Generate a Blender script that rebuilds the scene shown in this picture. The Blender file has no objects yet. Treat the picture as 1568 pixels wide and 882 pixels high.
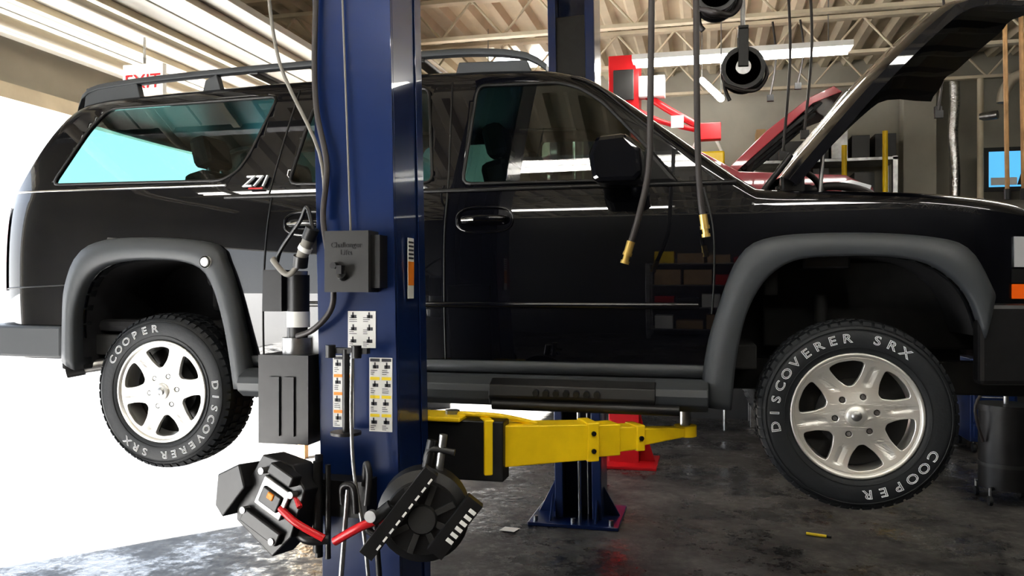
import bpy, bmesh, math, random
from mathutils import Matrix, Vector
from mathutils.geometry import tessellate_polygon
random.seed(4)
scene=bpy.context.scene
COL=scene.collection
# ------------------------------------------------------------------ materials
def mat(name,col,rough=0.5,metal=0.0,coat=0.0,emit=None,estr=0,noise=0.0,nscale=8,bump=0.0,spec=None,crough=.03):
    m=bpy.data.materials.new(name); m.use_nodes=True
    nt=m.node_tree; b=nt.nodes['Principled BSDF']
    b.inputs['Base Color'].default_value=(*col,1)
    b.inputs['Roughness'].default_value=rough
    b.inputs['Metallic'].default_value=metal
    b.inputs['Coat Weight'].default_value=coat
    b.inputs['Coat Roughness'].default_value=crough
    if spec is not None: b.inputs['Specular IOR Level'].default_value=spec
    if emit:
        b.inputs['Emission Color'].default_value=(*emit,1); b.inputs['Emission Strength'].default_value=estr
    if noise or bump:
        tc=nt.nodes.new('ShaderNodeTexCoord'); n=nt.nodes.new('ShaderNodeTexNoise')
        n.inputs['Scale'].default_value=nscale; n.inputs['Detail'].default_value=6
        nt.links.new(tc.outputs['Object'],n.inputs['Vector'])
        if noise:
            r=nt.nodes.new('ShaderNodeValToRGB')
            r.color_ramp.elements[0].position=.3; r.color_ramp.elements[1].position=.7
            r.color_ramp.elements[0].color=(*[c*(1-noise) for c in col],1)
            r.color_ramp.elements[1].color=(*[min(1,c*(1+noise)) for c in col],1)
            nt.links.new(n.outputs['Fac'],r.inputs['Fac']); nt.links.new(r.outputs['Color'],b.inputs['Base Color'])
        if bump:
            bp=nt.nodes.new('ShaderNodeBump'); bp.inputs['Strength'].default_value=bump; bp.inputs['Distance'].default_value=.01
            nt.links.new(n.outputs['Fac'],bp.inputs['Height']); nt.links.new(bp.outputs['Normal'],b.inputs['Normal'])
    return m
def glassmat(name,tint,f0=.05):
    m=bpy.data.materials.new(name); m.use_nodes=True; nt=m.node_tree
    for n in list(nt.nodes): nt.nodes.remove(n)
    o=nt.nodes.new('ShaderNodeOutputMaterial'); mx=nt.nodes.new('ShaderNodeMixShader')
    t=nt.nodes.new('ShaderNodeBsdfTransparent'); t.inputs['Color'].default_value=(*tint,1)
    g=nt.nodes.new('ShaderNodeBsdfGlossy'); g.inputs['Roughness'].default_value=.01
    lw=nt.nodes.new('ShaderNodeLayerWeight'); lw.inputs['Blend'].default_value=.5
    p=nt.nodes.new('ShaderNodeMath'); p.operation='POWER'; p.inputs[1].default_value=4.0
    ma=nt.nodes.new('ShaderNodeMath'); ma.operation='MULTIPLY_ADD'; ma.inputs[1].default_value=1-f0; ma.inputs[2].default_value=f0
    nt.links.new(lw.outputs['Facing'],p.inputs[0]); nt.links.new(p.outputs[0],ma.inputs[0])
    nt.links.new(ma.outputs[0],mx.inputs['Fac']); nt.links.new(t.outputs[0],mx.inputs[1]); nt.links.new(g.outputs[0],mx.inputs[2])
    nt.links.new(mx.outputs[0],o.inputs['Surface'])
    return m
PAINT=mat('black_car_paint',(.0015,.0018,.004),.3,0,1.0,spec=.1,crough=.015)
TRIMBLK=mat('black_trim',(.005,.005,.006),.45)
CLAD=mat('charcoal_cladding',(.046,.051,.057),.5,bump=.05,nscale=300)
RUBBER=mat('tyre_rubber',(.010,.012,.015),.6,bump=.1,nscale=60)
WHITE=mat('white_letter',(.85,.87,.9),.6)
ALLOY=mat('alloy',(.80,.79,.76),.36,.75)
ALLOYD=mat('alloy_dark',(.04,.04,.04),.5,.5)
CHROME=mat('chrome',(.8,.8,.8),.12,1)
STEEL=mat('steel',(.35,.35,.35),.35,.9,noise=.3,nscale=15)
DARK=mat('dark_plastic',(.009,.009,.010),.42,noise=.3,nscale=20)
MATTE=mat('underbody_black',(.015,.015,.015),.8,noise=.4,nscale=10)
LINER=mat('wheel_well_liner',(.018,.018,.020),.85,noise=.4,nscale=6)
SEAT=mat('seat_fabric',(.014,.014,.016),.9)
BLUE=mat('blue_enamel',(.005,.020,.088),.28,0,.5,noise=.12,nscale=3)
YEL=mat('yellow_enamel',(.9,.62,.01),.38,noise=.12,nscale=6)
RED=mat('red_enamel',(.50,.012,.018),.35)
REDCAR=mat('red_car_paint',(.13,.004,.010),.3,0,1)
CREAM=mat('cream_paint',(.62,.55,.42),.6,noise=.15,nscale=3)
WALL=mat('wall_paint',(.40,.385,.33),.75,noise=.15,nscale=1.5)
WALLD=mat('wall_tone_darkened',(.045,.045,.045),.7,noise=.4,nscale=1.2)  # darkened wall tone, holds down bounce light and car-side reflections
DECK=mat('ceiling_deck',(.60,.53,.40),.55,noise=.15,nscale=2)
DOORM=mat('overhead_door_panel',(.5,.48,.43),.5)
PIPE=mat('pipe_paint',(.5,.45,.36),.4)
BRASS=mat('brass',(.8,.58,.2),.3,.8)
HOSE=mat('hose_rubber',(.035,.03,.03),.5)
CABLEG=mat('grey_cable',(.18,.17,.15),.6)
BOXG=mat('control_box_grey',(.03,.03,.03),.4)
LBL=mat('label_white',(.8,.8,.78),.5)
LBLO=mat('label_orange',(.8,.25,.02),.5)
LBLY=mat('label_yellow',(.85,.65,.03),.5)
LBLK=mat('label_ink',(.03,.03,.04),.5)
TUBE=mat('tube_emission',(1,1,1),.5,emit=(1,.97,.9),estr=36)
SKYL=mat('skylight_panel',(1,1,1),.5,emit=(.9,.95,1),estr=6)
AMBER=mat('amber_lens',(.8,.14,.01),.15,0,.8,emit=(1,.15,.01),estr=.08)
LENS=mat('lamp_lens',(.7,.72,.75),.08,.3,1)
TAIL=mat('tail_lens',(.25,.005,.005),.15,0,.8)
SCREEN=mat('screen_blue',(.05,.3,.6),.2,emit=(.12,.45,.8),estr=1.0)
WOOD=mat('wood',(.3,.17,.07),.6,noise=.3,nscale=10)
CARD=mat('cardboard',(.42,.28,.15),.8,noise=.1)
FOIL=mat('foil_duct',(.7,.7,.7),.25,1,bump=.8,nscale=30)
GROUND=mat('exterior_concrete',(.32,.32,.32),.8,noise=.05)
PAPER=mat('paper',(.7,.68,.62),.8)
GLP=glassmat('privacy_glass',(.20,.40,.44),.07)
GLC=glassmat('clear_glass',(.36,.45,.40),.09)
GLW=glassmat('windshield_glass',(.66,.78,.66),.08)
def floor_mat():
    m=bpy.data.materials.new('garage_concrete'); m.use_nodes=True; nt=m.node_tree; b=nt.nodes['Principled BSDF']
    tc=nt.nodes.new('ShaderNodeTexCoord')
    n1=nt.nodes.new('ShaderNodeTexNoise'); n1.inputs['Scale'].default_value=1.7; n1.inputs['Detail'].default_value=12; n1.inputs['Roughness'].default_value=.7
    n2=nt.nodes.new('ShaderNodeTexNoise'); n2.inputs['Scale'].default_value=14; n2.inputs['Detail'].default_value=8
    n3=nt.nodes.new('ShaderNodeTexNoise'); n3.inputs['Scale'].default_value=1.1; n3.inputs['Detail'].default_value=12; n3.inputs['Roughness'].default_value=.8
    for n in (n1,n2,n3): nt.links.new(tc.outputs['Object'],n.inputs['Vector'])
    r=nt.nodes.new('ShaderNodeValToRGB'); r.color_ramp.elements[0].position=.38; r.color_ramp.elements[1].position=.66
    r.color_ramp.elements[0].color=(.020,.020,.021,1); r.color_ramp.elements[1].color=(.12,.115,.108,1)
    nt.links.new(n1.outputs['Fac'],r.inputs['Fac'])
    mx=nt.nodes.new('ShaderNodeMix'); mx.data_type='RGBA'; mx.blend_type='OVERLAY'; mx.inputs[0].default_value=.9
    nt.links.new(r.outputs['Color'],mx.inputs[6]); nt.links.new(n2.outputs['Fac'],mx.inputs[7])
    nt.links.new(mx.outputs[2],b.inputs['Base Color'])
    r2=nt.nodes.new('ShaderNodeValToRGB'); r2.color_ramp.elements[0].position=.48; r2.color_ramp.elements[1].position=.56
    r2.color_ramp.elements[0].color=(.62,.62,.62,1); r2.color_ramp.elements[1].color=(.14,.14,.14,1)
    nt.links.new(n3.outputs['Fac'],r2.inputs['Fac']); nt.links.new(r2.outputs['Color'],b.inputs['Roughness'])
    bp=nt.nodes.new('ShaderNodeBump'); bp.inputs['Strength'].default_value=.5; bp.inputs['Distance'].default_value=.012
    nt.links.new(n2.outputs['Fac'],bp.inputs['Height']); nt.links.new(bp.outputs['Normal'],b.inputs['Normal'])
    return m
FLOOR=floor_mat()
# ------------------------------------------------------------------ builder
def empty(name,loc=(0,0,0)):
    e=bpy.data.objects.new(name,None); e.location=loc; COL.objects.link(e); return e
class B:
    def __init__(s,name,parent=None,loc=(0,0,0),bevel=0,M=None):
        s.name=name;s.v=[];s.f=[];s.mi=[];s.sm=[];s.mats=[];s.parent=parent;s.loc=loc;s.bevel=bevel;s.M=M or Matrix()
    def idx(s,m):
        if m not in s.mats: s.mats.append(m)
        return s.mats.index(m)
    def add(s,vs,fs,m,smooth=False,M=None):
        o=len(s.v); MM=s.M@M if M else s.M
        s.v+= [MM@Vector(p) for p in vs]
        k=s.idx(m)
        for f in fs:
            s.f.append([o+i for i in f]); s.mi.append(k); s.sm.append(smooth)
    def box(s,x0,x1,y0,y1,z0,z1,m,M=None):
        vs=[(x,y,z) for x in(x0,x1) for y in(y0,y1) for z in(z0,z1)]
        s.add(vs,[(0,1,3,2),(4,6,7,5),(0,4,5,1),(2,3,7,6),(0,2,6,4),(1,5,7,3)],m,False,M)
    def cyl(s,p0,p1,r0,m,r1=None,n=20,caps=True):
        if r1 is None: r1=r0
        p0=Vector(p0);p1=Vector(p1);d=(p1-p0).normalized()
        a=d.orthogonal().normalized();b=d.cross(a)
        vs=[];
        for p,r in((p0,r0),(p1,r1)):
            for i in range(n):
                t=2*math.pi*i/n; vs.append(p+(a*math.cos(t)+b*math.sin(t))*r)
        fs=[(i,(i+1)%n,n+(i+1)%n,n+i) for i in range(n)]
        s.add(vs,fs,m,True)
        if caps: s.add(vs,[tuple(range(n))[::-1],tuple(range(n,2*n))],m,False)
    def tube(s,pts,r,m,n=10,smooth_pts=True):
        P=[Vector(p) for p in pts]
        if smooth_pts and len(P)>2: P=catmull(P,6)
        rings=[];a=None
        for i,p in enumerate(P):
            d=(P[min(i+1,len(P)-1)]-P[max(i-1,0)]).normalized()
            if a is None: a=d.orthogonal().normalized()
            a=(a-d*a.dot(d)).normalized(); b=d.cross(a)
            rings.append([p+(a*math.cos(2*math.pi*k/n)+b*math.sin(2*math.pi*k/n))*r for k in range(n)])
        s.loft(rings,m,True,True)
    def loft(s,rings,m,closed=True,smooth=True,caps=True):
        n=len(rings[0]);vs=[p for r in rings for p in r];fs=[]
        for i in range(len(rings)-1):
            for k in range(n if closed else n-1):
                fs.append((i*n+k,i*n+(k+1)%n,(i+1)*n+(k+1)%n,(i+1)*n+k))
        s.add(vs,fs,m,smooth)
        if closed and caps: s.add(vs,[tuple(range(n))[::-1],tuple(range(len(vs)-n,len(vs)))],m,False)
    def prism(s,poly,axis,a,b,m,M=None):
        def P(q,t):
            if axis=='y': return (q[0],t,q[1])
            if axis=='x': return (t,q[0],q[1])
            return (q[0],q[1],t)
        n=len(poly); vs=[P(q,a) for q in poly]+[P(q,b) for q in poly]
        s.add(vs,[(i,(i+1)%n,n+(i+1)%n,n+i) for i in range(n)]+[tuple(range(n))[::-1],tuple(range(n,2*n))],m,False,M)
    def lathe(s,prof,m,n=64,smooth=True):
        rings=[[(r*math.cos(2*math.pi*k/n),y,r*math.sin(2*math.pi*k/n)) for k in range(n)] for r,y in prof]
        s.loft(rings,m,True,smooth,False)
    def text(s,txt,size,M,m,outline=0,ext=.001):
        c=bpy.data.curves.new('t','FONT'); c.body=txt; c.size=size; c.align_x='CENTER'; c.resolution_u=3
        if outline: c.fill_mode='NONE'; c.bevel_depth=outline; c.bevel_resolution=0
        else: c.extrude=ext
        o=bpy.data.objects.new('t',c); COL.objects.link(o)
        dg=bpy.context.evaluated_depsgraph_get(); me=bpy.data.meshes.new_from_object(o.evaluated_get(dg))
        s.add([v.co.copy() for v in me.vertices],[tuple(p.vertices) for p in me.polygons],m,False,M)
        bpy.data.objects.remove(o); bpy.data.curves.remove(c); bpy.data.meshes.remove(me)
    def finish(s):
        me=bpy.data.meshes.new(s.name)
        me.from_pydata([tuple(p) for p in s.v],[],s.f)
        for m in s.mats: me.materials.append(m)
        for p,k,sm in zip(me.polygons,s.mi,s.sm): p.material_index=k; p.use_smooth=sm
        bm=bmesh.new(); bm.from_mesh(me); bmesh.ops.recalc_face_normals(bm,faces=bm.faces); bm.to_mesh(me); bm.free()
        o=bpy.data.objects.new(s.name,me); o.location=s.loc; COL.objects.link(o)
        if s.parent: o.parent=s.parent
        if s.bevel:
            b=o.modifiers.new('bevel','BEVEL'); b.width=s.bevel; b.segments=2; b.limit_method='ANGLE'; b.angle_limit=math.radians(40)
        return o
def catmull(P,k):
    out=[];n=len(P)
    for i in range(n-1):
        p0=P[max(i-1,0)];p1=P[i];p2=P[i+1];p3=P[min(i+2,n-1)]
        for j in range(k):
            t=j/k
            out.append(.5*((2*p1)+(-p0+p2)*t+(2*p0-5*p1+4*p2-p3)*t*t+(-p0+3*p1-3*p2+p3)*t**3))
    out.append(P[-1]); return out
def resample(P,n):
    P=catmull([Vector(p) for p in P],8); L=[0]
    for a,b in zip(P,P[1:]): L.append(L[-1]+(b-a).length)
    out=[];j=0
    for i in range(n):
        t=L[-1]*i/(n-1)
        while j<len(P)-2 and L[j+1]<t: j+=1
        q=(t-L[j])/max(1e-9,L[j+1]-L[j]); out.append(P[j].lerp(P[j+1],min(1,q)))
    return out
def interp(pts,x):
    if x<=pts[0][0]: return pts[0][1]
    for (a,b),(c,d) in zip(pts,pts[1:]):
        if x<=c:
            return b+(d-b)*(x-a)/(c-a)
    return pts[-1][1]
def densify(pts,k=8):
    return [tuple(p)[:2] for p in catmull([Vector((a,b,0)) for a,b in pts],k)]
# ================================================================== ROOM
XL,XR,YF,YB,ZC=-2.5,10.0,-7.5,7.5,4.7
D1=(-.83,5.6,3.2); D2=(-6.9,-2.4,2.6)  # D2: unseen opening, added so the car side mirrors bright daylight
b=B('floor'); b.box(XL-.2,XR+.2,YF-.2,YB+.2,-.2,0,FLOOR); b.finish()
b=B('exterior_ground'); b.box(-45,XL-.2,-30,40,-.25,-.02,GROUND); b.finish()
b=B('wall_left')
b.box(XL-.2,XL,YF-.2,D2[0],0,ZC,WALL); b.box(XL-.2,XL,D2[0],D2[1],D2[2],ZC,WALL)
b.box(XL-.2,XL,D2[1],D1[0],0,ZC,WALL); b.box(XL-.2,XL,D1[0],D1[1],D1[2],ZC,WALL); b.box(XL-.2,XL,D1[1],YB+.2,0,ZC,WALL)
b.finish()
b=B('wall_back'); b.box(XL,XR,YB,YB+.2,2.5,ZC,WALL); b.box(XL,XR,YB-.02,YB+.2,0,2.5,WALLD); b.finish()  # dark lower band stands in for shade where sun reaches the wall
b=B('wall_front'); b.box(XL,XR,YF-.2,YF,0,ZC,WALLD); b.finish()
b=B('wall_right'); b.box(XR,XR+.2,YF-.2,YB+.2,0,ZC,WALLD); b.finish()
b=B('ceiling'); prof=[];x=XL-.2
while x<XR+.2:
    prof+=[(x,ZC),(x+.12,ZC),(x+.16,ZC-.07),(x+.24,ZC-.07)]; x+=.28
prof+=[(XR+.3,ZC),(XR+.3,ZC+.15),(XL-.2,ZC+.15)]
b.prism(prof,'y',YF-.2,YB+.2,DECK); b.finish()
for i,y in enumerate([-6.4,-4.6,-2.8,-1.0,1.2,2.6,4.0,5.4,6.8]):
    b=B('ceiling_joist'); z1=ZC-.09; z0=ZC-.5
    b.box(XL+.02,XR-.02,y-.05,y+.05,z1-.04,z1,CREAM); b.box(XL+.02,XR-.02,y-.04,y+.04,z0,z0+.035,CREAM)
    x=XL+.1;up=False
    while x<XR-.4:
        a=(x,y,z0+.02 if not up else z1-.02); c=(x+.32,y,z1-.02 if not up else z0+.02)
        b.cyl(a,c,.013,CREAM,n=6,caps=False); up=not up; x+=.32
    b.finish()
b=B('trim_door_frame')
b.box(XL,XL+.05,D1[0]-.12,D1[0],0,D1[2]+.12,CREAM); b.box(XL,XL+.05,D1[1],D1[1]+.12,0,D1[2]+.12,CREAM); b.box(XL,XL+.05,D1[0],D1[1],D1[2],D1[2]+.12,CREAM)
b.finish()
b=B('overhead_garage_door',bevel=.004)
for k in range(4): b.box(-2.35+k*.52,-2.35+k*.52+.5,-.7,5.5,3.62,3.67,DOORM)
for y in(-.78,5.56):
    b.box(-2.45,.3,y-.03,y+.03,3.6,3.68,STEEL)
for x in(-2.1,-1.55,-1.05,-.5): b.box(x-.03,x+.03,-.7,5.5,3.57,3.62,CREAM)
b.cyl((-2.3,-1,3.85),(-2.3,5.8,3.85),.05,STEEL)
b.finish()
b=B('overhead_pipe'); b.cyl((-1.75,-3,3.50),(-1.75,7.4,3.50),.045,PIPE); b.finish()
b=B('overhead_pipe'); b.cyl((-1.0,-3,3.50),(-1.0,7.4,3.50),.03,PIPE); b.finish()
b=B('overhead_pipe'); b.cyl((-.1,-3,4.14),(-.1,7.4,4.14),.035,PIPE); b.finish()
b=B('exit_sign',bevel=.005)
b.box(-1.47,-1.13,1.5,1.54,3.16,3.40,LBL); b.text('EXIT',.15,Matrix.Translation((-1.3,1.495,3.22))@Matrix.Rotation(math.pi/2,4,'X'),RED)
b.cyl((-1.3,1.52,3.40),(-1.3,1.52,3.6),.01,STEEL); b.finish()
def tubelight(x0,x1,y,z,n=1):
    b=B('fluorescent_tube_light')
    b.box(x0,x1,y-.09,y+.09,z+.04,z+.09,LBL)
    for dy in(-.05,.05): b.cyl((x0+.03,y+dy,z+.015),(x1-.03,y+dy,z+.015),.018,TUBE,n=10)
    for x in(x0+.2,x1-.2): b.cyl((x,y,z+.09),(x,y,ZC-.1),.006,STEEL,n=6)
    b.finish()
tubelight(2.05,4.0,4.09,3.86)
tubelight(4.6,7.0,2.0,3.95)
tubelight(.2,1.5,4.9,3.95)
tubelight(1.2,3.6,-1.9,4.0); tubelight(4.4,6.8,-1.9,4.0); tubelight(-1.8,.4,-2.2,3.9)
tubelight(3.2,5.6,-4.8,4.0); tubelight(6.2,8.6,-4.8,4.0); tubelight(.0,2.4,-4.8,4.0)
def tl2(p0,p1):
    b=B('fluorescent_tube_light'); b.cyl(p0,p1,.03,TUBE,n=10); 
    for p in(p0,p1): b.cyl(p,(p[0],p[1],ZC-.1),.006,STEEL,n=6)
    b.finish()
tl2((2.69,4.60,3.82),(2.86,3.75,3.43))
b=B('window_1'); b.box(.1,1.0,6.0,6.6,ZC-.075,ZC-.071,SKYL); b.finish()
# ================================================================== SUV
CZ=1.216
suv=empty('black_suv',(0,0,CZ))
TOPP=densify([(-1.20,.93),(-1.12,1.05),(-1.02,1.22),(-.90,1.42),(-.78,1.56),(-.62,1.615),(-.2,1.635),(.5,1.65),(1.3,1.65),(1.85,1.635),(2.12,1.60),(2.3,1.53),(2.65,1.28),(2.98,1.04),(3.1,.995),(3.6,.965),(3.95,.92),(4.15,.86),(4.26,.76)],6)
def sm(t): t=max(0,min(1,t)); return t*t*(3-2*t)
def topz(x,yy,ins=0):
    a=abs(yy)
    xe=x+.14*a**2.2*sm((x-1.7)/.5)*(1-sm((x-3.0)/.2)) - .08*a**2.2*sm((-.2-x)/.4)
    return interp(TOPP,xe)-.04*a**2.4-ins
def yside(x,z,ins=0):
    if z<.6: y=.035+.025*((.6-z)/.43)**2
    elif z<1.0: y=.035+.035*((z-.6)/.4)**2.5
    else: y=.07+(z-1.0)*.27+.06*(z-1.0)**2
    if x<-.8: y+=.15*min(1,(-.8-x)/.38)**2.6
    if x>3.55: y+=.25*min(1.1,(x-3.55)/.7)**2.4
    return y+ins
def ring(x,ins=0,z0=.15):
    ze=topz(x,.86,ins)
    rr=.055; zt=ze-rr; zb=min(1.0,zt-.02)
    pts=[]
    NL,NU=20,16
    for i in range(NL): z=z0+(zb-z0)*i/NL; pts.append((yside(x,z,ins),z))
    for i in range(NU+1): z=zb+(zt-zb)*i/NU; pts.append((yside(x,z,ins),z))
    ys=pts[-1][0]; y1=ys+.10; yy1=(1-y1)
    z1=topz(x,yy1,ins); c=(ys+.012,z1-.004)
    for i in range(1,8):
        t=i/8; pts.append(((1-t)**2*ys+2*t*(1-t)*c[0]+t*t*y1,(1-t)**2*zt+2*t*(1-t)*c[1]+t*t*z1))
    NT=14
    for i in range(NT+1):
        y=y1+(1-y1)*i/NT; pts.append((y,topz(x,1-y,ins)))
    full=[(x,y,z) for y,z in pts]+[(x,2-y,z) for y,z in pts[-2::-1]]
    return full
def v3(L): return [(a,0,c) for a,c in L]
R_OUT=[(-.605,.15),(-.60,.36),(-.58,.572),(-.47,.75),(-.177,.80),(.285,.765),(.378,.669),(.455,.44),(.53,.03)]
R_IN=[(-.507,.10),(-.505,.40),(-.43,.589),(-.277,.667),(.0,.68),(.20,.653),(.30,.57),(.38,.34),(.435,.03)]
F_OUT=[(2.70,.02),(2.73,.26),(2.78,.45),(2.863,.663),(2.99,.75),(3.3,.768),(3.63,.745),(3.775,.69),(3.87,.52)]
F_IN=[(2.835,.01),(2.863,.27),(2.917,.47),(3.02,.61),(3.18,.665),(3.53,.655),(3.68,.59),(3.77,.484),(3.82,.33)]
QW=[(-.76,1.10),(-.60,1.42),(-.50,1.535),(.54,1.545),(.43,1.22),(.38,1.135),(.29,1.09)]
RW=[(.68,1.06),(.75,1.44),(.80,1.535),(1.38,1.54),(1.45,1.04)]
FW=[(1.60,1.03),(1.635,1.535),(2.05,1.525),(2.15,1.49),(2.26,1.41),(2.45,1.20),(2.60,1.02)]
def rnd(poly,r=.045):
    out=[];n=len(poly)
    for i in range(n):
        a=Vector(poly[i-1]);p=Vector(poly[i]);c=Vector(poly[(i+1)%n])
        d1=(a-p);d2=(c-p);q=min(r,d1.length*.4,d2.length*.4)
        s=p+d1.normalized()*q;e=p+d2.normalized()*q
        for t in(0,.33,.67,1): out.append(tuple((1-t)**2*s+2*t*(1-t)*p+t*t*e))
    return out
QW,RW,FW=rnd(QW),rnd(RW),rnd(FW)
REARW=rnd([(.30,1.09),(.38,1.51),(1.62,1.51),(1.70,1.09)],.05)
WS=[(2.26,.37),(2.50,.30),(2.88,.17),(2.94,.3),(2.99,.6),(3.0,1.0),(2.99,1.4),(2.94,1.7),(2.88,1.83),(2.50,1.70),(2.26,1.63),(2.30,1.0)]
def archpoly(IN,rear):
    pin=[(p.x,p.z) for p in resample(v3(IN),24)]
    if rear: return [(pin[0][0]-.03,.0)]+pin[1:-1]+[(.45,.0)]
    return [(2.80,.0)]+pin[1:-1]+[(3.84,.3),(3.84,.0)]
HOODC=[(3.05,.16),(4.08,.16),(4.12,.5),(4.15,1.0),(4.12,1.5),(4.08,1.84),(3.05,1.84)]
NS=174
xs=[-1.18+i*(5.43)/NS for i in range(NS+1)]
rs=[ring(x) for x in xs]; n=len(rs[0])
vs=[p for r in rs for p in r]; fs=[]
for i in range(len(rs)-1):
    for k in range(n-1): fs.append((i*n+k,(i+1)*n+k,(i+1)*n+k+1,i*n+k+1))
for base,fl in((0,0),((len(rs)-1)*n,1)):
    for k in range(n//2):
        q=(base+k,base+k+1,base+n-2-k,base+n-1-k)
        if len(set(q))<4: q=tuple(dict.fromkeys(q))
        if len(q)>=3: fs.append(q if not fl else q[::-1])
me=bpy.data.meshes.new('body_shell'); me.from_pydata(vs,[],fs)
bm=bmesh.new(); bm.from_mesh(me); bmesh.ops.recalc_face_normals(bm,faces=bm.faces)
tf=max(bm.faces,key=lambda f:f.calc_center_median().z)
if tf.normal.z<0: bmesh.ops.reverse_faces(bm,faces=bm.faces)
tag=bm.faces.layers.int.new('tag')
def cutpoly(poly,axes,filt,val):
    i0,i1=axes
    poly=[tuple(p) for p in poly]
    tris=tessellate_polygon([[Vector((p[0],p[1],0)) for p in poly]])
    for t in tris:
        P=[Vector((poly[i][0],poly[i][1])) for i in t]
        ar=(P[1]-P[0]).x*(P[2]-P[0]).y-(P[1]-P[0]).y*(P[2]-P[0]).x
        if abs(ar)<1e-9: continue
        if ar<0: P=P[::-1]
        x0=min(p.x for p in P);x1=max(p.x for p in P);z0=min(p.y for p in P);z1=max(p.y for p in P)
        S=[]
        for f in bm.faces:
            c=f.calc_center_median()
            if not filt(c): continue
            a=[v.co[i0] for v in f.verts]; q=[v.co[i1] for v in f.verts]
            if max(a)<x0 or min(a)>x1 or max(q)<z0 or min(q)>z1: continue
            S.append(f)
        for k in range(3):
            if not S: break
            a=P[k];c=P[(k+1)%3];d=c-a; nn=(d.y,-d.x)
            no=[0,0,0];no[i0]=nn[0];no[i1]=nn[1]; no=Vector(no).normalized()
            co=[0,0,0];co[i0]=a.x;co[i1]=a.y; co=Vector(co)
            es=set(e for f in S for e in f.edges); vv=set(v for f in S for v in f.verts)
            r=bmesh.ops.bisect_plane(bm,geom=list(S)+list(es)+list(vv),dist=1e-6,plane_co=co,plane_no=no)
            S=[g for g in r['geom'] if isinstance(g,bmesh.types.BMFace) and (g.calc_center_median()-co).dot(no)<0]
        for f in S: f[tag]=val
for poly,val in((QW,2),(RW,2),(FW,3)):
    cutpoly(poly,(0,2),lambda c:c.y<.45 and c.x>-.95,val); cutpoly(poly,(0,2),lambda c:c.y>1.55 and c.x>-.95,val)
cutpoly(REARW,(1,2),lambda c:c.x<-.6 and .27<c.y<1.73,5)
cutpoly(WS,(0,1),lambda c:c.z>.99 and c.x>2.1 and .14<c.y<1.86,4)
cutpoly(HOODC,(0,1),lambda c:c.z>.6 and c.x>2.95 and .10<c.y<1.9,1)
for A in(archpoly(R_IN,True),archpoly(F_IN,False)):
    cutpoly(A,(0,2),lambda c:c.y<.5,1); cutpoly(A,(0,2),lambda c:c.y>1.5,1)
gb=bm.copy()
tg=gb.faces.layers.int['tag']
bmesh.ops.delete(gb,geom=[f for f in gb.faces if f[tg]<2],context='FACES')
for f in gb.faces: f.material_index={2:0,3:1,4:2,5:2}[f[tg]]; f.smooth=True
for v in gb.verts: v.co-=v.normal*.004
gme=bpy.data.meshes.new('window_glass'); gb.to_mesh(gme); gb.free()
for m in(GLP,GLC,GLW): gme.materials.append(m)
go=bpy.data.objects.new('window_glass',gme); COL.objects.link(go); go.parent=suv
bmesh.ops.delete(bm,geom=[f for f in bm.faces if f[tag]>0],context='FACES')
for f in bm.faces: f.smooth=True
bm.to_mesh(me); bm.free(); me.materials.append(PAINT); me.materials.append(DARK)
body=bpy.data.objects.new('body_shell',me); COL.objects.link(body); body.parent=suv
s_=body.modifiers.new('s','SOLIDIFY'); s_.thickness=.022; s_.offset=-1; s_.material_offset=1; s_.material_offset_rim=0
def sidep(x,z,off=0,far=False):
    y=yside(x,z)-off
    return (x,2-y if far else y,z)
b=B('door_seams',suv)
seams=[[(.60,1.0),(.585,.8),(.57,.5),(.56,.2)],[(1.50,1.56),(1.53,1.05),(1.525,.8),(1.525,.5),(1.525,.19)],[(2.72,.98),(2.76,.8),(2.765,.6),(2.755,.42)],[(.58,1.0),(.62,1.3),(.66,1.57)],[(-.60,.55),(-1.05,.53)],[(2.1,1.555),(2.22,1.50),(2.4,1.34),(2.7,1.08),(2.8,.99)]]
for s_ in seams:
    P=[(p.x,p.z) for p in resample(v3(s_),24)]
    for far in(False,True): b.tube([sidep(x,z,.001,far) for x,z in P],.0045,TRIMBLK,6,False)
def frame_loop(poly,w=.012):
    for far in(False,True):
        b.tube([sidep(x,z,-.001,far) for x,z in poly+poly[:1]],w,TRIMBLK,6,False)
for w in(QW,RW,FW): frame_loop(w,.009)
b.finish()
b=B('belt_moulding',suv)
def strip(x0,x1,zf,h,off,m,n=60,far=False):
    rings=[]
    for i in range(n+1):
        x=x0+(x1-x0)*i/n; z=zf(x)
        pr=[(0,-h/2),(off,-h/2+.004),(off,h/2-.004),(0,h/2)]
        rings.append([ (x,(yside(x,z+dz)-o+.002) if not far else 2-(yside(x,z+dz)-o+.002),z+dz) for o,dz in pr])
    b.loft(rings,m,True,True)
for far in(False,True):
    strip(-1.04,.32,lambda x:1.065,.014,.010,CHROME,far=far)
    strip(.33,2.86,lambda x:1.0,.022,.012,TRIMBLK,far=far)
    strip(.60,2.70,lambda x:.455,.030,.014,PAINT,far=far)
    strip(.50,2.75,lambda x:.165,.06,.022,CLAD,far=far)
b.finish()
b=B('open_hood',suv)
hinge=Vector((3.0,0,1.0)); ang=math.radians(53)
R=Matrix.Translation(hinge)@Matrix.Rotation(-ang,4,'Y')@Matrix.Translation(-hinge)
NX,NY=26,26
def hz(x,y): 
    a=abs(1-y)/.86
    return topz(min(x,4.2),min(.86,abs(1-y)))+.005-(.03*max(0,(a-.93)/.07)) - .10*max(0,(x-4.05)/.15)**2 + .018*math.exp(-((abs(1-y)-.5)/.1)**2)
top=[];und=[]
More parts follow.
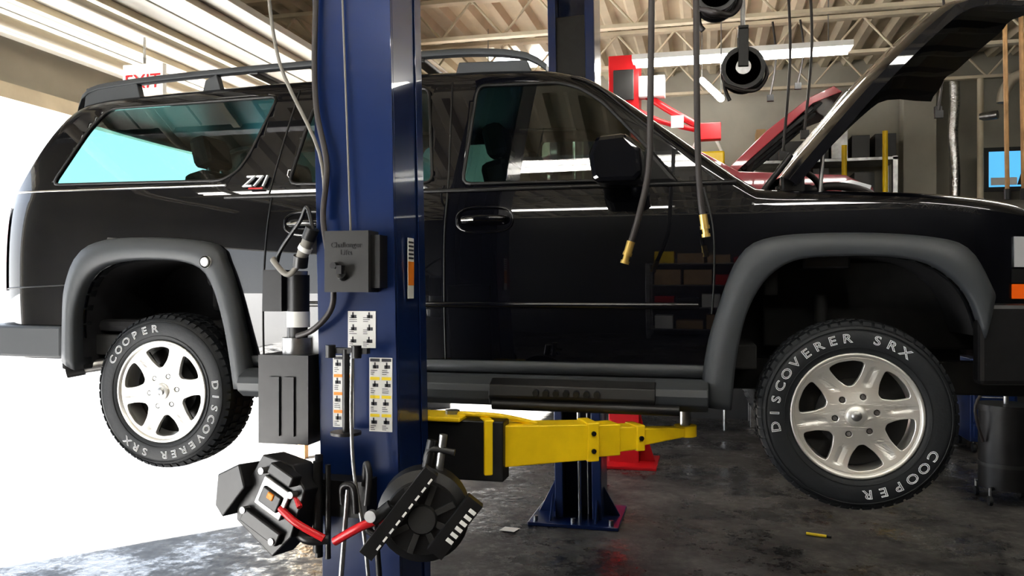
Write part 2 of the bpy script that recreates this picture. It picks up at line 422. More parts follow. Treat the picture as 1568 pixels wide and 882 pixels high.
for i in range(NX+1):
    x=3.06+(1.19)*i/NX
    rt=[];ru=[]
    for j in range(NY+1):
        y=.14+1.72*j/NY; bow=-.07*abs(1-y)**3*(i/NX)
        rt.append(R@Vector((x+bow,y,hz(x,y))))
        rib=.022 if (j%6 in(1,2) or i%8==2) and 0<j<NY else .0
        ru.append(R@Vector((x+bow,y,hz(x,y)-.045-rib)))
    top.append(rt);und.append(ru)
b.loft(top,PAINT,False,True); b.loft([r[::-1] for r in und],DARK,False,False)
edge_t=[r[0] for r in top]+top[-1][1:]+[r[-1] for r in top[::-1]][1:]
edge_u=[r[0] for r in und]+und[-1][1:]+[r[-1] for r in und[::-1]][1:]
b.loft([edge_t,edge_u],PAINT,False,False)
for y in(.2,1.8):
    b.cyl((2.98,y,.97),(3.10,y,1.13),.014,DARK); b.cyl((3.22,y,.93),(3.24,y,1.24),.009,STEEL)
b.finish()
b=B('engine_bay',suv,bevel=.01)
b.box(3.0,4.15,.5,1.5,.25,.66,MATTE); b.box(3.3,3.9,.7,1.3,.66,.86,DARK); b.box(3.15,3.35,.22,.45,.62,.93,DARK)
b.box(3.6,3.85,1.55,1.78,.66,.9,DARK); b.box(2.98,3.04,.15,1.85,.5,.97,MATTE); b.cyl((3.35,1,.9),(3.35,1.55,.92),.06,DARK); b.cyl((3.12,.3,.94),(3.12,.3,1.0),.08,DARK)
b.cyl((3.5,.32,.7),(3.5,.32,.93),.05,LBL); b.box(3.52,3.72,.2,.4,.66,.88,DARK)
b.tube([(3.1,.4,.95),(3.3,.5,1.02),(3.5,.6,.99),(3.6,.8,.9)],.02,HOSE); b.tube([(3.06,.25,.98),(3.14,.25,1.06),(3.22,.3,1.02),(3.26,.35,.93)],.014,HOSE)
b.box(3.06,3.16,.22,.34,.96,1.05,DARK)
b.finish()
def flare(b,OUT,IN,far,n=44):
    o=resample(v3(OUT),n); i_=resample(v3(IN),n)
    rings=[]
    for k,(p,q) in enumerate(zip(o,i_)):
        sec=[(0,.0),(.02,-.028),(.12,-.052),(.55,-.066),(.9,-.062),(1.0,-.052),(1.0,.07)]
        r=[]
        for t,dy in sec:
            P=p.lerp(q,t); y=yside(P.x,max(.2,P.z))
            yv=(y if t==0 else .035+(yside(P.x,.6)-.035))+dy
            r.append((P.x,2-yv if far else yv,P.z))
        rings.append(r)
    b.loft(rings,CLAD,False,True)
b=B('fender_flares',suv)
for far in(False,True):
    flare(b,R_OUT,R_IN,far); flare(b,F_OUT,F_IN,far)
b.cyl((.29,-.02,.665),(.29,-.042,.665),.030,LBL,n=28); b.cyl((.29,-.042,.665),(.29,-.044,.665),.022,STEEL,n=28)
ff=b.finish(); s_=ff.modifiers.new('s','SOLIDIFY'); s_.thickness=.006
b=B('wheel_wells',suv)
for IN in(R_IN,F_IN):
    P=[(p.x,p.z) for p in resample(v3(IN),24)]
    for y0,y1 in((.045,.62),(1.955,1.38)):
        rings=[[(x,y0,z+.004) for x,z in P],[(x,y1,z+.004) for x,z in P]]
        b.loft(rings,LINER,False,True)
        b.add([(x,y1,z+.004) for x,z in P],[tuple(range(len(P)))],LINER)
b.finish()
b=B('running_boards',suv,bevel=.006)
for far in(False,True):
    def Y(y): return 2-y if far else y
    prof=[(.10,.13),(.0,.135),(-.03,.125),(-.085,.10),(-.095,.07),(-.085,.03),(-.04,.0),(.10,.0)]
    b.prism([(Y(y),z) for y,z in prof],'x',.50,2.74,CLAD)
    b.prism([(Y(y),z) for y,z in [(-.04,.128),(-.10,.10),(-.112,.05),(-.09,.01),(-.04,.0)]],'x',1.78,2.52,DARK)
    b.cyl((1.80,Y(-.105),.012),(2.62,Y(-.105),.012),.022,DARK)
    for k in range(7): 
        x=2.0+k*.045
        b.cyl((x,Y(-.09),.075),(x,Y(-.125),.07),.014,RUBBER,n=10)
b.finish()
b=B('rear_bumper',suv,bevel=.015)
pl=[(-1.32,.5),(-1.32,1.5),(-1.27,1.85),(-1.15,1.98),(-.62,1.99),(-.62,1.9),(-1.1,1.85),(-1.2,1.5),(-1.2,.5),(-1.1,.15),(-.62,.1),(-.62,.01),(-1.15,.02),(-1.27,.15)]
b.prism(pl,'z',.16,.33,CLAD); b.finish()
b=B('front_bumper',suv,bevel=.02)
pl=[(4.42,.6),(4.44,1.0),(4.42,1.4),(4.32,1.75),(4.1,1.93),(3.80,1.99),(3.80,1.9),(4.2,1.6),(4.28,1.0),(4.2,.4),(3.80,.1),(3.80,.01),(4.1,.07),(4.32,.25)]
b.prism(pl,'z',.14,.47,DARK); b.finish()
b=B('lamps',suv)
def patch(x0,x1,z0,z1,m,off=.008,far=False,n=10):
    rings=[]
    for i in range(n+1):
        x=x0+(x1-x0)*i/n
        rings.append([(x,(yside(x,z)-off) if not far else 2-(yside(x,z)-off),z) for z in [z0+(z1-z0)*j/6 for j in range(7)]])
    b.loft(rings,m,False,True)
    e=[rings[0][j] for j in range(7)]+[r[-1] for r in rings[1:]]
    f=[(p[0],p[1]+(.02 if not far else -.02),p[2]) for p in e]
    b.loft([e,f],m,False,False)
for far in(False,True):
    patch(3.955,4.24,.62,.745,LENS,far=far); patch(3.945,4.24,.49,.55,AMBER,far=far); patch(3.945,4.24,.555,.612,DARK,far=far)
    patch(-1.17,-1.04,.52,.98,TAIL,far=far)
b.box(4.24,4.27,.5,1.5,.55,.8,DARK); b.box(4.26,4.30,.45,1.55,.65,.69,CHROME)
b.finish()
b=B('side_mirrors',suv,bevel=.03)
for far in(False,True):
    s_=-1 if not far else 1; y0=.04 if not far else 1.96
    def YY(d): return y0+s_*d
    ya,yb=sorted((YY(.09),YY(.28)))
    b.prism([(x+.045,z-.035) for x,z in [(2.22,1.03),(2.205,1.13),(2.235,1.205),(2.36,1.215),(2.42,1.15),(2.43,1.04),(2.40,1.01),(2.24,1.01)]],'y',ya,yb,PAINT)
    b.cyl((2.44,YY(-.05),1.03),(2.42,YY(.12),1.03),.035,TRIMBLK)
b.prism([(2.42,1.0),(2.62,1.0),(2.47,1.18)],'y',.055,.10,TRIMBLK)
b.finish()
b=B('door_handles',suv,bevel=.006)
for x in(.70,1.60):
    for far in(False,True):
        z=.855
        ringp=[(x+.12+.135*math.cos(t)*(1+.12*math.sin(2*t)**2),z+.058*math.sin(t)*(1+.12*math.sin(2*t)**2)) for t in [2*math.pi*k/40 for k in range(41)]]
        b.tube([sidep(px,pz,.002,far) for px,pz in ringp],.008,PAINT,6,False)
        b.tube([sidep(x+.02,z,.006,far),sidep(x+.05,z,.035,far),sidep(x+.12,z+.002,.042,far),sidep(x+.20,z,.035,far),sidep(x+.225,z,.006,far)],.018,PAINT,10)
        b.tube([sidep(x+.02,z-.004,.035,far),sidep(x+.085,z-.004,.056,far)],.009,CHROME,8,False)
b.finish()
b=B('model_badge',suv)
Mt=Matrix.Translation((.50,.068,1.05))@Matrix.Rotation(math.radians(90-15),4,'X')
sh=Matrix.Identity(4); sh[0][1]=.3
b.text('Z71',.085,Mt@sh,WHITE,0,.006); b.box(-.03,.05,-.015,-.009,-.001,.006,RED,Mt)
b.finish()
b=B('underbody',suv,bevel=.008)
b.box(-.95,2.95,.14,1.86,.17,.28,MATTE)
for y in(.42,1.5): b.box(-1.0,4.15,y,y+.09,.05,.2,MATTE)
b.cyl((0,.25,0),(0,1.75,0),.05,MATTE)
b.cyl((0,.9,0),(0,1.12,0),.15,MATTE,n=24); b.cyl((3.339,.25,.02),(3.339,.8,.06),.035,MATTE); b.cyl((3.339,1.75,.02),(3.339,1.2,.06),.035,MATTE)
b.cyl((.15,1.05,.0),(2.2,1.0,.08),.045,MATTE); b.box(1.9,2.7,.75,1.25,-.02,.17,MATTE)
b.box(3.1,3.7,.65,1.35,.0,.25,MATTE)
for y in(.3,1.7):
    b.cyl((.08,y+.1,-.05),(.18,y+.1,.5),.03,STEEL); b.cyl((3.25,y,-.02),(3.25,y+(.1 if y<1 else -.1),.5),.03,MATTE)
    b.box(-.6,.6,y-.02+(.1 if y<1 else -.15),y+.05+(.1 if y<1 else -.15),-.06,-.02,MATTE)
b.box(1.0,1.7,.25,.6,.02,.17,MATTE)
b.tube([(-.0,.6,.12),(-.25,.4,.14),(-.45,.2,.12),(-.58,.10,.10)],.035,STEEL)
b.cyl((-.56,.11,.10),(-.63,.06,.085),.04,DARK)
b.finish()
b=B('interior',suv,bevel=.04)
b.box(-.9,2.85,.16,1.84,.29,.36,SEAT)
for x in(.15,.95,1.85):
    for y in((.55,1.45) if x>1.5 else (.5,1.0,1.5)):
        w=.26 if x>1.5 else .22
        b.box(x-.05,x+.45,y-w,y+w,.40,.62,SEAT)
        Mr=Matrix.Translation((x,y,.6))@Matrix.Rotation(math.radians(-14),4,'Y')
        b.box(-.09,.06,-w,w,-.05,.60,SEAT,Mr); b.box(-.07,.04,-.13,.13,.64,.82,SEAT,Mr)
        b.cyl(Mr@Vector((-.015,-.06,.55)),Mr@Vector((-.015,-.06,.7)),.008,STEEL); b.cyl(Mr@Vector((-.015,.06,.55)),Mr@Vector((-.015,.06,.7)),.008,STEEL)
b.box(2.5,2.9,.18,1.82,.6,1.0,DARK); b.box(1.7,2.5,.9,1.1,.4,.75,DARK)
b.finish()
b=B('steering_wheel',suv)
c=Vector((2.38,.55,1.0)); ax=Vector((-.85,0,.5)).normalized(); u_=Vector((0,1,0)); w_=ax.cross(u_)
b.tube([c+(u_*math.cos(t)+w_*math.sin(t))*.185 for t in [2*math.pi*k/28 for k in range(29)]],.014,DARK,8,False)
b.cyl(c,c-ax*.2,.05,DARK); b.cyl(c-u_*.18,c+u_*.18,.015,DARK)
b.finish()
b=B('roof_rails',suv,bevel=.008)
for far in(False,True):
    def Y(y): return 2-y if far else y
    yr=.30
    rz=lambda x: topz(x,.7)
    path=[(-.76,rz(-.74)-.03),(-.70,1.65),(-.45,1.69),(.2,1.715),(1.0,1.725),(1.55,1.725),(1.85,1.69),(1.97,1.62)]
    P=resample(v3(path),50); rings=[]
    for p in P:
        rings.append([(p.x,Y(yr-.03),p.z-.018),(p.x,Y(yr-.022),p.z+.014),(p.x,Y(yr+.02),p.z+.016),(p.x,Y(yr+.03),p.z-.018)])
    b.loft(rings,CLAD,True,True)
    for x0,x1 in((-.72,-.34),(.05,.17),(.80,.92),(1.5,1.9)):
        b.prism([(x0,rz(x0)-.03),(x0+.02,1.67),(x1-.03,1.70 if x1<1.6 else 1.66),(x1,rz(x1)-.03)],'y',*sorted((Y(yr-.022),Y(yr+.022))),CLAD)
for x in(.35,1.3): b.box(x-.03,x+.03,.3,1.7,1.69,1.715,DARK)
b.finish()
# wheels
def curve_plate(outer,holes,ext):
    c=bpy.data.curves.new('p','CURVE'); c.dimensions='2D'; c.fill_mode='BOTH'; c.extrude=ext; c.bevel_depth=.003; c.bevel_resolution=1
    for poly in [outer]+holes:
        s_=c.splines.new('POLY'); s_.points.add(len(poly)-1); s_.use_cyclic_u=True
        for i,p in enumerate(poly): s_.points[i].co=(p[0],p[1],0,1)
    o=bpy.data.objects.new('p',c); COL.objects.link(o)
    dg=bpy.context.evaluated_depsgraph_get(); me=bpy.data.meshes.new_from_object(o.evaluated_get(dg))
    bm=bmesh.new(); bm.from_mesh(me)
    bmesh.ops.remove_doubles(bm,verts=bm.verts,dist=1e-5)
    for it in range(3):
        big=[e for e in bm.edges if e.calc_length()>.014]
        bmesh.ops.subdivide_edges(bm,edges=big,cuts=1,use_grid_fill=False); bmesh.ops.triangulate(bm,faces=bm.faces)
    bm.verts.index_update()
    vs=[v.co.copy() for v in bm.verts]; fs=[tuple(v.index for v in f.verts) for f in bm.faces]
    bm.free(); bpy.data.objects.remove(o); return vs,fs
def pol(r,a): return (r*math.cos(a),r*math.sin(a))
def build_wheel():
    b=B('wheel_mesh')
    b.lathe([(.25,.03),(.262,.012),(.275,.004),(.30,-.001),(.345,-.001),(.368,.008),(.386,.022),(.394,.045),(.396,.13),(.394,.22),(.386,.243),(.368,.257),(.30,.265),(.262,.25),(.25,.22)],RUBBER,96)
    for r in(.287,.363): b.lathe([(r-.002,.002),(r,-.004),(r+.002,.002)],RUBBER,96)
    N=56
    for k in range(N):
        a=2*math.pi*k/N
        for (y0,y1,da,w,dr) in((.012,.062,0,.015,0),(.07,.125,.35,.014,.003),(.135,.19,.85,.014,.003),(.20,.252,.5,.015,0)):
            M=Matrix.Rotation(-(a+da*2*math.pi/N),4,'Y')
            if y0<.02: prof=[(.378,.010),(.394,.024),(.399,.06),(.38,.06)]
            elif y1>.25: prof=[(.38,.2),(.399,.2),(.394,.243),(.370,.257)]
            else: prof=[(.385,y0),(.401,y0),(.401,y1),(.385,y1)]
            ww=(w if k%2 else w*.85)*1.15
            vs=[(r,y,-ww) for r,y in prof]+[(r,y,ww) for r,y in prof]
            b.add(vs,[(0,1,5,4),(1,2,6,5),(2,3,7,6),(3,0,4,7),(0,3,2,1),(4,5,6,7)],RUBBER,False,M)
    def arc(txt,a0,a1,size):
        n=len(txt)
        for i,ch in enumerate(txt):
            if ch==' ': continue
            a=math.radians(a0+(a1-a0)*(i+.5)/n)
            M=Matrix.Rotation(math.pi/2-a,4,'Y')@Matrix.Translation((0,-.003,.308))@Matrix.Rotation(math.pi/2,4,'X')@Matrix.Diagonal((1.2,1,1,1))
            b.text(ch,size,M,WHITE,.0013)
    arc('DISCOVERER SRX',195,50,.052); arc('COOPER',-22,-88,.052)
    b.lathe([(.262,.012),(.264,.004),(.258,.0),(.250,.004),(.244,.016),(.238,.03),(.232,.09),(.225,.2)],ALLOY,72)
    b.lathe([(.225,.12),(.001,.125)],ALLOYD,48)
    b.lathe([(.15,.09),(.15,.10),(.001,.10)],ALLOYD,48); b.lathe([(.15,.09),(.06,.088),(.06,.06),(.001,.06)],ALLOYD,48)
    holes=[]
    for k in range(6):
        a0=math.radians(60*k+40)
        h=rnd([pol(.228,a0-math.radians(20)),pol(.235,a0-math.radians(8)),pol(.235,a0+math.radians(8)),pol(.228,a0+math.radians(20)),pol(.165,a0+math.radians(17)),pol(.122,a0+math.radians(6)),pol(.122,a0-math.radians(6)),pol(.165,a0-math.radians(17))],.025)
        holes.append(h)
        ac=math.radians(60*k+10); cx,cy=pol(.083,ac)
        holes.append([(cx+.016*math.cos(t),cy+.016*math.sin(t)) for t in [2*math.pi*i/14 for i in range(14)]])
    outer=[pol(.243,2*math.pi*i/96) for i in range(96)]
    vs,fs=curve_plate(outer,holes,.009)
    def gq(p):
        r=math.hypot(p.x,p.y); a=math.degrees(math.atan2(p.y,p.x)); q=((a-10+30)%60)-30
        return r,q*r*.01745
    def dish(p):
        r,w_=gq(p)
        groove=.005*math.exp(-(w_/.012)**2)*sm((r-.12)/.03)*(1-sm((r-.205)/.02))
        return (p.x,.026+.012*math.sin(min(1,max(0,(r-.05)/.19))*math.pi)-p.z+groove,p.y)
    b.add([dish(p) for p in vs],fs,ALLOY,False)
    b.lathe([(.046,.03),(.044,.012),(.036,.005),(.001,.003)],ALLOY,32)
    b.lathe([(.022,.006),(.020,.001),(.001,.001)],STEEL,24)
    for k in range(6):
        x,z=pol(.083,math.radians(60*k+10)); b.cyl((x,.030,z),(x,.055,z),.0165,TRIMBLK,n=14,caps=True); b.cyl((x,.022,z),(x,.04,z),.010,STEEL,n=6)
    for k in range(6):
        M=Matrix.Rotation(-math.radians(60*k+10),4,'Y')
        b.box(.10,.232,.05,.085,-.02,.02,ALLOYD,M)
    return b.finish()
w=build_wheel(); w.name='wheel_front_near'; w.parent=suv; w.location=(3.339,0,0)
w2=bpy.data.objects.new('wheel_rear_near',w.data); COL.objects.link(w2); w2.parent=suv; w2.rotation_euler=(0,math.radians(-178),0)
for nm,x in(('wheel_front_far',3.339),('wheel_rear_far',0)):
    o=bpy.data.objects.new(nm,w.data); COL.objects.link(o); o.parent=suv; o.location=(x,2.0,0); o.rotation_euler=(0,0,math.pi)
# ================================================================== LIFT
LEAN=Matrix.Translation((1.47,-.7,1.75))@Matrix.Rotation(math.radians(-1.1),4,'Y')@Matrix.Translation((-1.47,.7,-1.75))
lift=empty('two_post_vehicle_lift')
b=B('post_near',lift,bevel=.006,M=LEAN)
b.box(1.32,1.63,-.838,-.82,-.0,4.3,BLUE); b.box(1.32,1.34,-.82,-.528,0,4.3,BLUE); b.box(1.61,1.63,-.82,-.528,0,4.3,BLUE)
b.box(1.34,1.40,-.548,-.528,0,4.3,BLUE); b.box(1.55,1.61,-.548,-.528,0,4.3,BLUE)
b.box(1.632,1.636,-.60,-.53,.0,4.3,BLUE)
b.finish()
b=B('base_plate_near',lift,bevel=.004)
b.box(1.2,1.75,-.95,-.45,0,.025,BLUE); b.finish()
b=B('carriage_near',lift,bevel=.006)
b.box(1.36,1.60,-.80,-.5,.85,1.75,DARK); b.box(1.28,1.95,-.50,-.40,.98,1.22,DARK)
b.box(1.30,1.68,-.53,-.38,.96,.99,YEL); b.box(1.30,1.78,-.53,-.36,1.215,1.235,YEL)
b.finish()
def arm(b,p0,p1,p2,p3):
    def seg(a,c,w,h0,h1,z):
        a=Vector(a);c=Vector(c);d=(c-a);L=d.length; ang=math.atan2(d.y,d.x)
        M=Matrix.Translation((a.x,a.y,z))@Matrix.Rotation(ang,4,'Z')
        vs=[(0,-w,-h0),(0,w,-h0),(0,w,h0),(0,-w,h0),(L,-w,-h1),(L,w,-h1),(L,w,h1),(L,-w,h1)]
        b.add(vs,[(0,1,2,3),(4,7,6,5),(0,4,5,1),(1,5,6,2),(2,6,7,3),(3,7,4,0)],YEL,False,M); return M,L
    M,L=seg(p0,p1,.065,.085,.072,1.115)
    b.box(-.02,.02,-.075,.075,-.11,.11,YEL,M); b.box(L-.05,L,-.07,.07,-.080,.080,YEL,M)
    for s_ in(-1,1): b.cyl(M@Vector((L-.025,-.070,s_*.036)),M@Vector((L-.025,-.078,s_*.036)),.010,DARK,n=10)
    M,L=seg(p1,p2,.05,.056,.048,1.115); b.box(L-.04,L,-.055,.055,-.055,.055,YEL,M)
    b.cyl(M@Vector((L-.02,-.055,0)),M@Vector((L-.02,-.064,0)),.010,DARK,n=10); b.box(-.01,.10,-.053,.053,-.066,.066,YEL,M)
    M,L=seg(p2,p3,.038,.036,.018,1.115); b.cyl(M@Vector((L,0,-.022)),M@Vector((L,0,.025)),.05,YEL,n=24)
    q=M@Vector((L,0,0)); b.cyl(q,(q.x,q.y,1.225),.022,STEEL); b.cyl((q.x,q.y,1.215),(q.x,q.y,1.24),.05,DARK,n=20)
b=B('swing_arms_near',lift,bevel=.005)
arm(b,(1.86,-.44,0),(2.27,-.22,0),(2.45,-.10,0),(2.64,.07,0))
b.box(1.66,1.90,-.40,-.36,1.20,1.23,YEL); b.cyl((1.72,-.44,.98),(1.72,-.44,1.25),.03,STEEL)
b.tube([(1.70,-.45,1.235),(1.9,-.42,1.23),(2.05,-.34,1.19)],.012,YEL,8)
arm(b,(1.28,-.44,0),(1.12,-.15,0),(1.05,-.0,0),(1.0,.12,0))
b.finish()
b=B('swing_arms_far',lift,bevel=.005)
arm(b,(2.0,2.3,0),(2.25,2.1,0),(2.4,2.0,0),(2.6,1.85,0)); arm(b,(1.5,2.3,0),(1.3,2.1,0),(1.15,2.0,0),(1.0,1.85,0)); b.finish()
LEAN2=Matrix.Translation((1.8,2.5,1.75))@Matrix.Rotation(math.radians(-.9),4,'Y')@Matrix.Translation((-1.8,-2.5,-1.75))
b=B('post_far',lift,bevel=.006,M=LEAN2)
b.box(1.60,1.66,2.35,2.37,0,4.15,BLUE); b.box(1.88,1.95,2.35,2.37,0,4.15,BLUE)
b.box(1.60,1.62,2.37,2.72,0,4.15,BLUE); b.box(1.93,1.95,2.37,2.72,0,4.15,BLUE); b.box(1.62,1.93,2.70,2.72,0,4.15,BLUE)
b.box(1.66,1.88,2.40,2.62,.95,1.9,DARK); b.cyl((1.77,2.45,.02),(1.77,2.45,3.8),.018,CHROME); b.cyl((1.83,2.5,.02),(1.83,2.5,3.8),.008,STEEL)
b.box(1.64,1.90,2.38,2.6,3.3,3.8,DARK)
b.finish()
b=B('base_plate_far',lift,bevel=.004)
b.box(1.45,2.12,2.18,2.80,0,.025,BLUE)
for x in(1.5,1.78,2.06): b.cyl((x,2.24,.02),(x,2.24,.06),.018,STEEL,n=8)
b.prism([(1.95,.02),(2.10,.02),(1.95,.28)],'y',2.5,2.52,BLUE); b.prism([(1.60,.02),(1.47,.02),(1.60,.28)],'y',2.5,2.52,BLUE)
b.prism([(2.37,.02),(2.24,.02),(2.37,.2)],'x',1.60,1.615,BLUE); b.prism([(2.37,.02),(2.24,.02),(2.37,.2)],'x',1.935,1.95,BLUE)
b.finish()
yf=-.838
b=B('control_box',lift,bevel=.008)
b.box(1.395,1.565,yf-.09,yf,1.735,1.955,BOXG); b.box(1.565,1.60,yf-.07,yf,1.75,1.94,DARK)
b.cyl((1.44,yf-.09,1.83),(1.44,yf-.115,1.83),.012,DARK,n=12); b.cyl((1.47,yf-.09,1.79),(1.47,yf-.11,1.80),.018,DARK,n=14); b.box(1.46,1.48,yf-.13,yf-.1,1.80,1.83,DARK)
b.text('Challenger',.028,Matrix.Translation((1.48,yf-.091,1.895))@Matrix.Rotation(math.pi/2,4,'X'),DARK); b.text('Lifts',.028,Matrix.Translation((1.48,yf-.091,1.868))@Matrix.Rotation(math.pi/2,4,'X'),DARK)
b.finish()
b=B('warning_labels',lift)
def label(x0,x1,z0,z1,cols,rows,head):
    y=yf-.003; b.box(x0,x1,y,yf,z0,z1,LBL)
    h=(z1-z0)/rows; w_=(x1-x0)/cols
    for r in range(rows):
        for c in range(cols):
            a=x0+c*w_;d=z0+r*h
            if head: b.box(a+.004,a+w_-.004,y-.001,y,d+h-.014,d+h-.003,head[r%len(head)])
            for k in range(3):
                ww=random.uniform(.3,.8)*(w_-.012); b.box(a+.006,a+.006+ww,y-.001,y,d+.006+k*.007,d+.008+k*.007,LBLK)
            cx=a+w_*random.uniform(.35,.6)
            b.box(cx-.010,cx+.012,y-.001,y,d+h*.42,d+h*.42+.012,LBLK); b.box(cx-.004,cx+.001,y-.001,y,d+h*.42,d+h*.42+.022,LBLK)
label(1.445,1.555,1.53,1.665,2,3,None); label(1.385,1.468,1.235,1.50,2,4,[LBLO,LBLO,LBLO,LBLK]); label(1.530,1.62,1.225,1.495,2,4,[LBLY,LBLY,LBLY,LBLK])
b.box(1.636,1.639,-.73,-.67,1.71,1.94,LBL); 
for k in range(5): b.box(1.639,1.640,-.725,-.675,1.86+k*.015,1.867+k*.015,LBLK)
b.box(1.639,1.640,-.73,-.67,1.76,1.85,LBLO)
b.finish()
b=B('hydraulic_power_unit',lift,bevel=.008)
b.box(1.10,1.305,-.88,-.66,1.17,1.50,DARK)
for k in range(2): b.box(1.15+k*.06,1.19+k*.06,-.888,-.88,1.2,1.42,DARK)
b.cyl((1.205,-.77,1.50),(1.205,-.77,1.56),.06,STEEL,n=24); b.cyl((1.205,-.77,1.56),(1.205,-.77,1.80),.042,DARK,n=24)
b.cyl((1.205,-.77,1.60),(1.205,-.77,1.66),.0435,LBL,n=24); b.cyl((1.205,-.77,1.80),(1.205,-.77,1.815),.035,STEEL,n=24)
b.box(1.07,1.15,-.80,-.68,1.66,1.82,DARK); b.box(1.25,1.33,-.78,-.70,1.30,1.6,STEEL)
b.cyl((1.26,-.85,1.86),(1.31,-.87,1.95),.022,CABLEG); b.cyl((1.25,-.84,1.83),(1.26,-.85,1.87),.028,DARK); b.cyl((1.30,-.87,1.93),(1.32,-.875,1.97),.026,DARK); b.cyl((1.275,-.855,1.89),(1.285,-.858,1.905),.026,LBL)
b.tube([(1.32,-.87,1.96),(1.29,-.86,2.05),(1.25,-.84,2.0),(1.15,-.8,1.9),(1.12,-.78,1.85)],.008,DARK)
b.tube([(1.26,-.85,1.85),(1.2,-.84,1.80),(1.13,-.82,1.85),(1.12,-.8,1.86)],.011,CABLEG)
b.tube([(1.33,-.86,2.95),(1.32,-.86,2.6),(1.33,-.86,2.4),(1.375,-.87,2.2),(1.365,-.88,2.0),(1.41,-.9,1.8),(1.405,-.89,1.68),(1.33,-.88,1.60),(1.25,-.86,1.57)],.011,HOSE)
b.tube([(1.12,-.86,2.95),(1.17,-.85,2.6),(1.34,-.86,2.25),(1.36,-.86,2.0)],.007,CABLEG)
b.tube([(1.42,-.85,3.0),(1.44,-.85,2.5),(1.465,-.86,1.96)],.004,CABLEG)
b.cyl((1.31,-.845,3.9),(1.33,-.855,2.9),.012,HOSE)
b.finish()
b=B('tool_hanger_rack',lift,bevel=.004)
b.box(1.30,1.56,-.93,-.84,.93,1.06,DARK); b.cyl((1.40,-.98,1.16),(1.40,-.98,.80),.014,DARK); b.cyl((1.44,-.99,1.13),(1.44,-.99,.80),.010,DARK)
b.tube([(1.505,-.93,1.52),(1.51,-.95,1.3),(1.53,-.97,1.1),(1.58,-1.0,.9),(1.60,-1.0,.72)],.007,STEEL)
b.cyl((1.475,-.92,1.53),(1.475,-.92,1.22),.013,DARK,n=12)
b.cyl((1.475,-.92,1.225),(1.475,-.92,1.235),.055,DARK,n=28); b.box(1.40,1.56,-.93,-.90,1.515,1.535,DARK)
for x in(1.42,1.52): b.cyl((x,-.93,1.50),(x,-.93,1.545),.018,DARK,n=14)
b.tube([(1.57,-.97,1.06),(1.585,-.99,1.14),(1.60,-1.0,1.10),(1.59,-1.0,1.0)],.012,DARK)
b.cyl((1.52,-1.0,1.05),(1.50,-1.02,.70),.009,STEEL); b.tube([(1.50,-1.0,1.0),(1.505,-1.01,1.06),(1.545,-1.01,1.06),(1.55,-1.0,.97)],.011,DARK)
b.finish()
b=B('hanging_wheel_clamp',bevel=.008)
M=Matrix.Translation((1.25,-1.0,.99))@Matrix.Rotation(math.radians(24),4,'Y')@Matrix.Rotation(math.radians(-12),4,'Z')
b.prism([(-.10,.14),(-.13,-.05),(-.10,-.12),(.10,-.15),(.14,-.05),(.12,.12),(.03,.17)],'y',-.05,.06,DARK,M)
b.prism([(-.22,.0),(-.15,.08),(-.09,.02),(-.13,-.12),(-.18,-.10)],'y',-.09,.05,DARK,M)
b.box(-.05,.08,-.065,-.05,-.02,.09,STEEL,M); b.box(-.03,.06,-.075,-.06,.0,.06,DARK,M); b.box(.0,.03,-.08,-.07,.03,.055,LBLO,M)
b.box(-.07,.11,-.075,-.05,-.10,-.05,DARK,M); b.box(-.02,.09,-.10,-.05,.12,.16,DARK,M)
for q in((-.06,.1),(.09,.09),(-.07,-.06),(.09,-.09)): b.cyl(M@Vector((q[0],-.05,q[1])),M@Vector((q[0],-.08,q[1])),.012,STEEL,n=10)
b.tube([(1.30,-1.07,.99),(1.37,-1.09,.95),(1.47,-1.08,.90)],.013,RED); b.tube([(1.33,-1.04,1.06),(1.38,-1.08,1.0)],.010,RED)
b.tube([(1.30,-1.0,.93),(1.38,-1.04,.88),(1.46,-1.02,.88)],.018,DARK)
b.cyl((1.40,-.99,1.14),(1.40,-.99,.82),.016,DARK)
b.finish()
b=B('hanging_wheel_clamp',bevel=.006)
M=Matrix.Translation((1.80,-1.0,.985))@Matrix.Rotation(math.radians(15),4,'Z')
def disc(y0,y1,r0,r1,m): b.cyl(M@Vector((0,y0,0)),M@Vector((0,y1,0)),r0,m,r1,n=36)
disc(.06,-.03,.155,.155,DARK); disc(-.03,-.05,.155,.125,DARK); disc(-.05,-.065,.125,.12,DARK); disc(-.065,-.08,.05,.045,BOXG)
for k in range(8):
    a=math.radians(45*k+20); M2=M@Matrix.Rotation(a,4,'Y'); b.box(.05,.118,-.075,-.064,-.01,.01,BOXG,M2)
M4=M@Matrix.Rotation(math.radians(-52),4,'Y')
b.box(-.20,.15,-.10,-.055,.05,.10,DARK,M4); b.box(-.06,.16,-.095,-.05,-.13,-.07,DARK,M4)
for k in range(9): b.box(-.16+k*.034,-.14+k*.034,-.103,-.099,.055,.062,LBL,M4)
for k in range(6): b.box(.0+k*.024,.013+k*.024,-.099,-.095,-.125,-.10,LBL,M4)
b.tube([(1.70,-1.09,.99),(1.62,-1.11,.96),(1.52,-1.10,.90)],.015,RED); b.tube([(1.76,-1.08,1.02),(1.68,-1.10,1.0),(1.64,-1.10,.95),(1.70,-1.1,.92)],.012,DARK)
b.cyl((1.72,-1.09,1.03),(1.66,-1.10,.98),.022,DARK); b.cyl((1.66,-1.11,1.0),(1.66,-1.13,1.0),.02,STEEL)
b.cyl((1.80,-.98,1.12),(1.82,-.97,1.23),.018,DARK); b.cyl((1.84,-.97,1.10),(1.86,-.97,1.25),.014,STEEL); b.tube([(1.80,-.98,1.16),(1.82,-.98,1.20),(1.90,-.97,1.19)],.012,DARK)
b.cyl((1.62,-1.0,.98),(1.64,-1.0,.72),.010,DARK)
b.finish()
